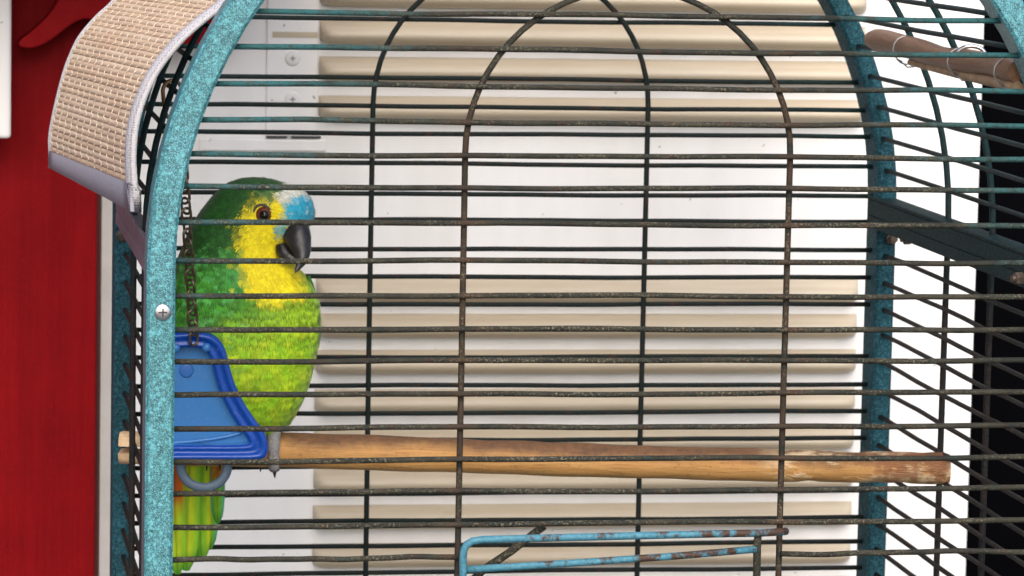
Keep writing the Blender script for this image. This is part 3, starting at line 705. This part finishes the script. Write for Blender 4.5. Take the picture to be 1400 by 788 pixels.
# feet: toes closed round the perch
def perch_at(px):
    lo, hi = 0, PL
    for _ in range(40):
        mid = (lo+hi)/2; p = np.array(pa+ex*mid); d = p-CAM; x = 700+FPX*(d@RX)/(d@FX)
        if x < px: lo = mid
        else: hi = mid
    return lo
def foot(px):
    t = perch_at(px); f = empty('foot', (0, 0, 0)); f.parent = parrot; f.location = -PLc
    def ring(dx, a0, a1, r0, skew, nm, mat, par):
        R = prad(t)+.0030; pts = []; rad = []
        n = 16
        for i in range(n):
            u = i/(n-1); a = a0+(a1-a0)*u; rr = R+.0006+.0006*math.sin(u*14)
            pts.append(pa+ex*(t+dx+skew*u)+ey*(math.cos(a)*rr)+ez*(math.sin(a)*rr)); rad.append(r0*(1.08-.25*u)*(1+.10*math.sin(u*26)))
        g = MB().tube(pts, rad, 12); o = g.build(nm, mat, par, True); return pts[-1], a1
    def claw(dx, a1, dirn, par):
        R = prad(t)+.0030; pts = []; rad = []
        for i in range(8):
            u = i/7; a = a1+dirn*.55*u; rr = R+.0010+.004*u; pts.append(pa+ex*(t+dx)+ey*(math.cos(a)*rr)+ez*(math.sin(a)*rr)); rad.append(.0025*(1-.85*u))
        MB().tube(pts, rad, 10).build('claw', CLAW, par, True)
    # ey points away from the camera side: front toes run over the top (90 deg) and down the near side (180..250 deg)
    for dx, sk, en in ((0, .002, 222 if px > 340 else 190), (-.012, -.004, 160)):
        ring(dx, math.radians(80), math.radians(en), .0058, sk, 'toe', SCALE, f); claw(dx+sk, math.radians(en), 1, f)
    for dx, sk in ((-.002, .002), (-.010, -.002)):
        ring(dx, math.radians(100), math.radians(-30), .0042, sk, 'toe', SCALE, f); claw(dx+sk, math.radians(-30), -1, f)
    top = pa+ex*(t-.004)+ez*(prad(t)+.004)
    MB().tube([top+ez*-.002, top+ez*.012+ey*.002, top+ez*.03+ey*.004-ex*.01], [.0062, .0055, .009], 12).build('shank', SCALE, f, True)
foot(374); foot(300)

# ================================================================ BLUE HANGING TOY, CHAIN, RING
YT = .360; ST = ppm(YT)
toy = empty('hanging_toy', at(270, 630, YT)); tag(toy, 'blue plastic bell shaped toy hanging by a chain before the parrot', 'bird toy')
TLc = Vector(toy.location)
out = [(206, 478), (214, 463), (232, 456), (262, 454), (285, 457), (300, 465), (309, 480), (314, 500), (322, 526), (334, 551), (349, 574), (362, 592), (367, 608), (366, 622), (358, 629), (330, 630), (290, 630), (250, 630), (212, 629), (204, 615), (203, 570), (204, 520)]
inn_ = [(222, 488), (226, 482), (238, 478), (262, 476), (278, 478), (285, 484), (290, 495), (294, 510), (301, 534), (313, 560), (327, 583), (338, 598), (341, 604), (341, 607), (336, 609), (318, 610), (288, 610), (250, 610), (226, 609), (221, 602), (220, 570), (221, 520)]
op = crom(out, 4); N = len(op); cen = np.array([262, 560])
P2 = np.array(op); nr = (np.array(crom(inn_, 4))-P2)/19.5
lev = [(0, .016), (0, .004), (1.2, .0005), (3, -.0012), (6, -.0014), (8, .0006), (9.5, .0022), (13, .0026), (15, .001), (17.5, .0012), (19.5, .0046)]
g = MB(); V = []
for q, y in lev:
    for p, d in zip(P2, nr):
        w = at(*(p+d*q), YT); V.append((w[0], YT+y, w[2]))
Fq = [(i*N+k, i*N+(k+1) % N, (i+1)*N+(k+1) % N, (i+1)*N+k) for i in range(len(lev)-1) for k in range(N)]
g.add(V, Fq); g.v = [tuple(Vector(v)-TLc) for v in g.v]; g.build('rim', BLUE, toy, True)
def plate(name, q, y0, mat, depth=.0075):
    g = MB(); V = []; lv = ((q, 0), (q+.5, depth*.5), (q+1.0, depth*.88), (q+1.8, depth))
    for qq, dd in lv:
        for p, d in zip(P2, nr):
            w = at(*(p+d*qq), YT); V.append((w[0], YT+y0+dd, w[2]))
    Fq = [(i*N+k, i*N+(k+1) % N, (i+1)*N+(k+1) % N, (i+1)*N+k) for i in range(3) for k in range(N)]+[tuple(3*N+k for k in range(N))]
    g.add(V, Fq); g.v = [tuple(Vector(v)-TLc) for v in g.v]; return sharp(g.build(name, mat, toy, True), 40)
plate('panel', 19.2, .0048, BLUE_L)
def tk(b, name, mat, smooth=True): b.v = [tuple(Vector(v)-TLc) for v in b.v]; return b.build(name, mat, toy, smooth)
for px, py in ((282, 475), (240, 476)):
    g = MB(); c = at(px, py, YT+.003); g.tube([c, c+np.array([0, -.003, 0]), c+np.array([0, -.0045, 0])], [.0042, .0038, .0015], 14); tk(g, 'rivet', BLUE_L)
g = MB(); c = at(255, 507, YT+.0121); g.tube([c, c+np.array([0, -.0008, 0]), c+np.array([0, -.0010, 0])], [.0062, .0060, .005], 18); tk(g, 'boss', BLUE_M)
# moulded lower ledge of the shell
g = MB().tube([at(x, y, YT+.0115) for x, y in crom([(222, 606), (260, 604), (300, 599), (330, 592)], 4, False)], .0016, 10); tk(g, 'ledge', BLUE_L)
ringp = [at(279+32*math.cos(a), 637+30*math.sin(a), YT+.024) for a in np.linspace(0, 2*math.pi, 40, endpoint=False)]
g = MB().tube(ringp, .0042, 12, closed=True, flat=.7); tk(g, 'loop', GREYP)

# chain from the vault down to the toy
top = at(247, 168, .30); bot = at(265, 462, YT-.004)
chain = empty('chain', top); tag(chain, 'dark bronze link chain holding up the blue toy', 'chain')
def link(c, d, w, L, W, r, par, off, name='link', mat=CHAINM):
    d = Vector(d).normalized(); w = (Vector(w)-d*Vector(w).dot(d)).normalized(); c = Vector(map(float, c)); pts = []
    for k in range(20):
        a = 2*math.pi*k/20; x = math.cos(a)*W; y = math.sin(a)*W+math.copysign(L-W, math.sin(a)) if abs(math.sin(a)) > 1e-6 else 0
        pts.append(c+w*x+d*y-off)
    return MB().tube(pts, r, 8, closed=True).build(name, mat, par, True)
tv, bv = Vector(map(float, top)), Vector(map(float, bot)); dirv = (bv-tv); Lc = dirv.length; nl = int(Lc/.0092)
for i in range(nl+1):
    c = tv+dirv*(i/nl); a = math.radians(35 if i % 2 else -55)+rng.uniform(-.25, .25)
    link(c, dirv, (math.cos(a), math.sin(a), 0), .0072, .0044, .0012, chain, tv)
cb = Vector(map(float, at(237, 137, .245)))
ring = link(cb, (.15, .1, -1), (.8, .45, 0), .0165, .0095, .0017, None, Vector((0, 0, 0)), 'snap_ring', BRASS)
tag(ring, 'brass snap ring clipped on the cage wires above the chain', 'ring')
# ================================================================ LOG TIED UNDER THE VAULT (upper right)
l0, l1 = Vector(map(float, at(1192, 54, .44))), Vector(map(float, at(1392, 99, .035)))
log = empty('hanging_log', l0); tag(log, 'brown wooden stick wired to the cage wires at upper right', 'stick')
dl = (l1-l0); ll = dl.length; dn = dl.normalized()
def logp(t, off=(0, 0, 0)): return dl*t+Vector(off)
b = MB(); pts = []; rad = []
for i in range(26):
    t = i/25; e_ = min(1, .80+t*9)*(.97 if t < .99 else .85); pts.append(logp(t, (0, 0, .0016*math.sin(t*9)))); rad.append((.0098+.0006*math.sin(t*21))*e_)
b.tube(pts, rad, 18); sharp(b.build('stick', LOG, log), 60)
b = MB(); b.tube([logp(.28, (.0015, 0, -.0125)), logp(.6, (.001, 0, -.0118)), logp(1.0, (.001, 0, -.0120))], [.003, .0048, .0052], 12)
sharp(b.build('split_piece', m_simple('pale_split_wood', (.42, .27, .15), .7, 0, 200, .4, var=.3, varscale=60), log), 60)
TIE = m_simple('galvanised_tie_wire', (.42, .40, .38), .4, .8)
for t in (.26, .64, .94):
    pts = []; c = logp(t); n1 = dn.orthogonal().normalized(); n2 = dn.cross(n1)
    for k in range(18):
        a = 2*math.pi*k/16; r = .0122+.001*math.sin(a*1.5); pts.append(c+n1*math.cos(a)*r+n2*math.sin(a)*r+dn*(.0016*k/8)+Vector((0, 0, -.002)))
    MB().tube(pts, .0007, 6).build('tie_wire', TIE, log, True)
    MB().tube([c+Vector((-.006, -.01, -.013)), c+Vector((-.002, -.011, -.017)), c+Vector((.004, -.012, -.0165)), c+Vector((.007, -.012, -.014)), c+Vector((.012, -.013, -.019))], .0007, 6).build('tie_tail', TIE, log, True)
oo = []
hook = MB(); c = Vector(map(float, at(1328, 74, .17)))
for k in range(20):
    a = 2*math.pi*k/20; oo.append(c+Vector((math.cos(a)*.011, -math.cos(a)*.002, math.sin(a)*.0065)))
hook.tube(oo, .0018, 10, closed=True); o = hook.build('snap_hook', STEEL, None, True); tag(o, 'small steel snap hook resting on the brown stick', 'hook')

# ================================================================ WOVEN MAT
fe = crom([(404, -120), (350, -60), (306, 0), (272, 28), (240, 57), (210, 95), (191, 133), (180, 171), (176, 213), (178, 251)], 12, False)
re_ = crom([(262, -120), (205, -60), (157, 0), (133, 23), (110, 50), (96, 78), (86, 107), (75, 152), (69, 185), (69, 207)], 12, False)
F3 = np.array([at(p[0], p[1], .028) for p in fe]); R3 = np.array([at(p[0], p[1], .43) for p in re_])
# arc length reparametrisation
def resample(P, n):
    d = np.concatenate([[0], np.cumsum(np.linalg.norm(np.diff(P, axis=0), axis=1))]); t = np.linspace(0, d[-1], n)
    return np.stack([np.interp(t, d, P[:, k]) for k in range(3)], 1), d[-1]
_, fl = resample(F3, 10)
NST = int(fl/.0050); NQ = NST*2+1
F3, _ = resample(F3, NQ); R3, _ = resample(R3, NQ)
mat_ = empty('woven_mat', F3[-1]); tag(mat_, 'woven straw shade mat with grey cloth edges draped over the cage', 'mat')
ML = Vector(map(float, F3[-1]))
def mp(i, v):     # point on the mat, i in half rows, v 0 front .. 1 rear
    i0 = int(np.clip(math.floor(i), 0, NQ-2)); f = i-i0
    a = F3[i0]*(1-f)+F3[i0+1]*f; c = R3[i0]*(1-f)+R3[i0+1]*f
    return a*(1-v)+c*v
def mn(i, v):
    t = mp(min(i+1, NQ-1), v)-mp(max(i-1, 0), v); w = mp(i, min(1, v+.05))-mp(i, max(0, v-.05)); n_ = np.cross(t, w); n_ /= np.linalg.norm(n_)
    return n_ if n_[0] < 0 else -n_
for s in range(NST):
    i = s*2+1; V = []; nv = 9; h = .0011*rng.uniform(.75, 1.25); jit = rng.uniform(-.12, .12)
    for q in range(nv):
        v = .03+.95*q/(nv-1); nn = mn(i, v); w_ = .0003*math.sin(q*1.7+s)
        for di, hh in ((-.93, 0), (-.5, .8), (.1, 1.0), (.6, .75), (.95, 0)): V.append(mp(np.clip(i+di+jit*.3, 0, NQ-1), v)+nn*(h*hh+w_))
    Fq = [(q*5+k, q*5+k+1, (q+1)*5+k+1, (q+1)*5+k) for q in range(nv-1) for k in range(4)]
    V = [np.array(v)-np.array(ML) for v in V]; mesh('straw_strip', V, Fq, STRAW, mat_, True)
# backing cloth
V = []; nv = 10
for i in range(0, NQ):
    for q in range(nv): V.append(mp(i, q/(nv-1))-mn(i, q/(nv-1))*.0008-np.array(ML))
mesh('backing', V, [(i*nv+k, i*nv+k+1, (i+1)*nv+k+1, (i+1)*nv+k) for i in range(NQ-1) for k in range(nv-1)], m_simple('dark_jute_backing', (.26, .16, .10), .9, 0, 300, .4), mat_, True)
for v in np.linspace(.075, .96, 12):
    pts = [mp(i*.5, v+.006*math.sin(i*1.1)*1)+mn(i*.5, v)*(.0013+.0005*math.cos(math.pi*i*.5))-np.array(ML) for i in range(2*NQ-2)]
    MB().tube(pts, .00034, 5).build('stitching', THREAD, mat_, True)
def band(name, pts_in, pts_out, th, mat):
    n = len(pts_in); V = []; 
    for a, c, nn in zip(pts_in, pts_out, [mn(min(i, NQ-1), .0) for i in np.linspace(0, NQ-1, n)]):
        for f, h in ((0, .3), (.15, 1), (.5, 1.15), (.85, 1), (1, .2), (1, -1), (0, -1)): V.append(a*(1-f)+c*f+nn*th*h-np.array(ML))
    m_ = 7; Fq = [(i*m_+k, i*m_+(k+1) % m_, (i+1)*m_+(k+1) % m_, (i+1)*m_+k) for i in range(n-1) for k in range(m_)]+[tuple(range(m_)), tuple((n-1)*m_+k for k in range(m_))]
    return mesh(name, V, Fq, mat, mat_, True)
dn3 = (F3[-1]-F3[-4]); dn3 /= np.linalg.norm(dn3)
lowF = at(181, 290, .026); lowR = at(69, 230, .43)
fin_ = [mp(i, .028) for i in range(NQ)]; fout = [mp(i, -.002) for i in range(NQ)]
inn = np.array([at(6.5, 0, .028)-at(0, 0, .028)])[0]
fout = [p+inn*1.0 for p in fout]
pin = fin_+[at(176.5, 270, .028), at(178, 289, .028)]; pout = fout+[at(189, 262, .028), at(190, 291, .028)]
band('edge_binding', pin, pout, .0022, TRIM)
V = []
hem_t = [mp(NQ-1, v) for v in np.linspace(.0, 1.0, 14)]; hem_b = [lowF*(1-v)+lowR*v for v in np.linspace(.0, 1.0, 14)]
for a, c in zip(hem_t, hem_b):
    for f, h in ((-.03, .1), (.02, 1), (.5, 1.3), (.97, 1), (1.0, 0), (.97, -1), (0, -1)): V.append(a*(1-f)+c*f+mn(NQ-1, .5)*.0016*h-np.array(ML))
Fq = [(i*7+k, i*7+(k+1) % 7, (i+1)*7+(k+1) % 7, (i+1)*7+k) for i in range(13) for k in range(7)]+[tuple(range(7)), tuple(13*7+k for k in range(7))]
mesh('hem', V, Fq, TRIM_G, mat_, True)
MB().tube([mp(i, 1.0)-np.array(ML) for i in range(NQ)]+[lowR-np.array(ML)], .0019, 8).build('rear_edge_binding', TRIM, mat_, True)
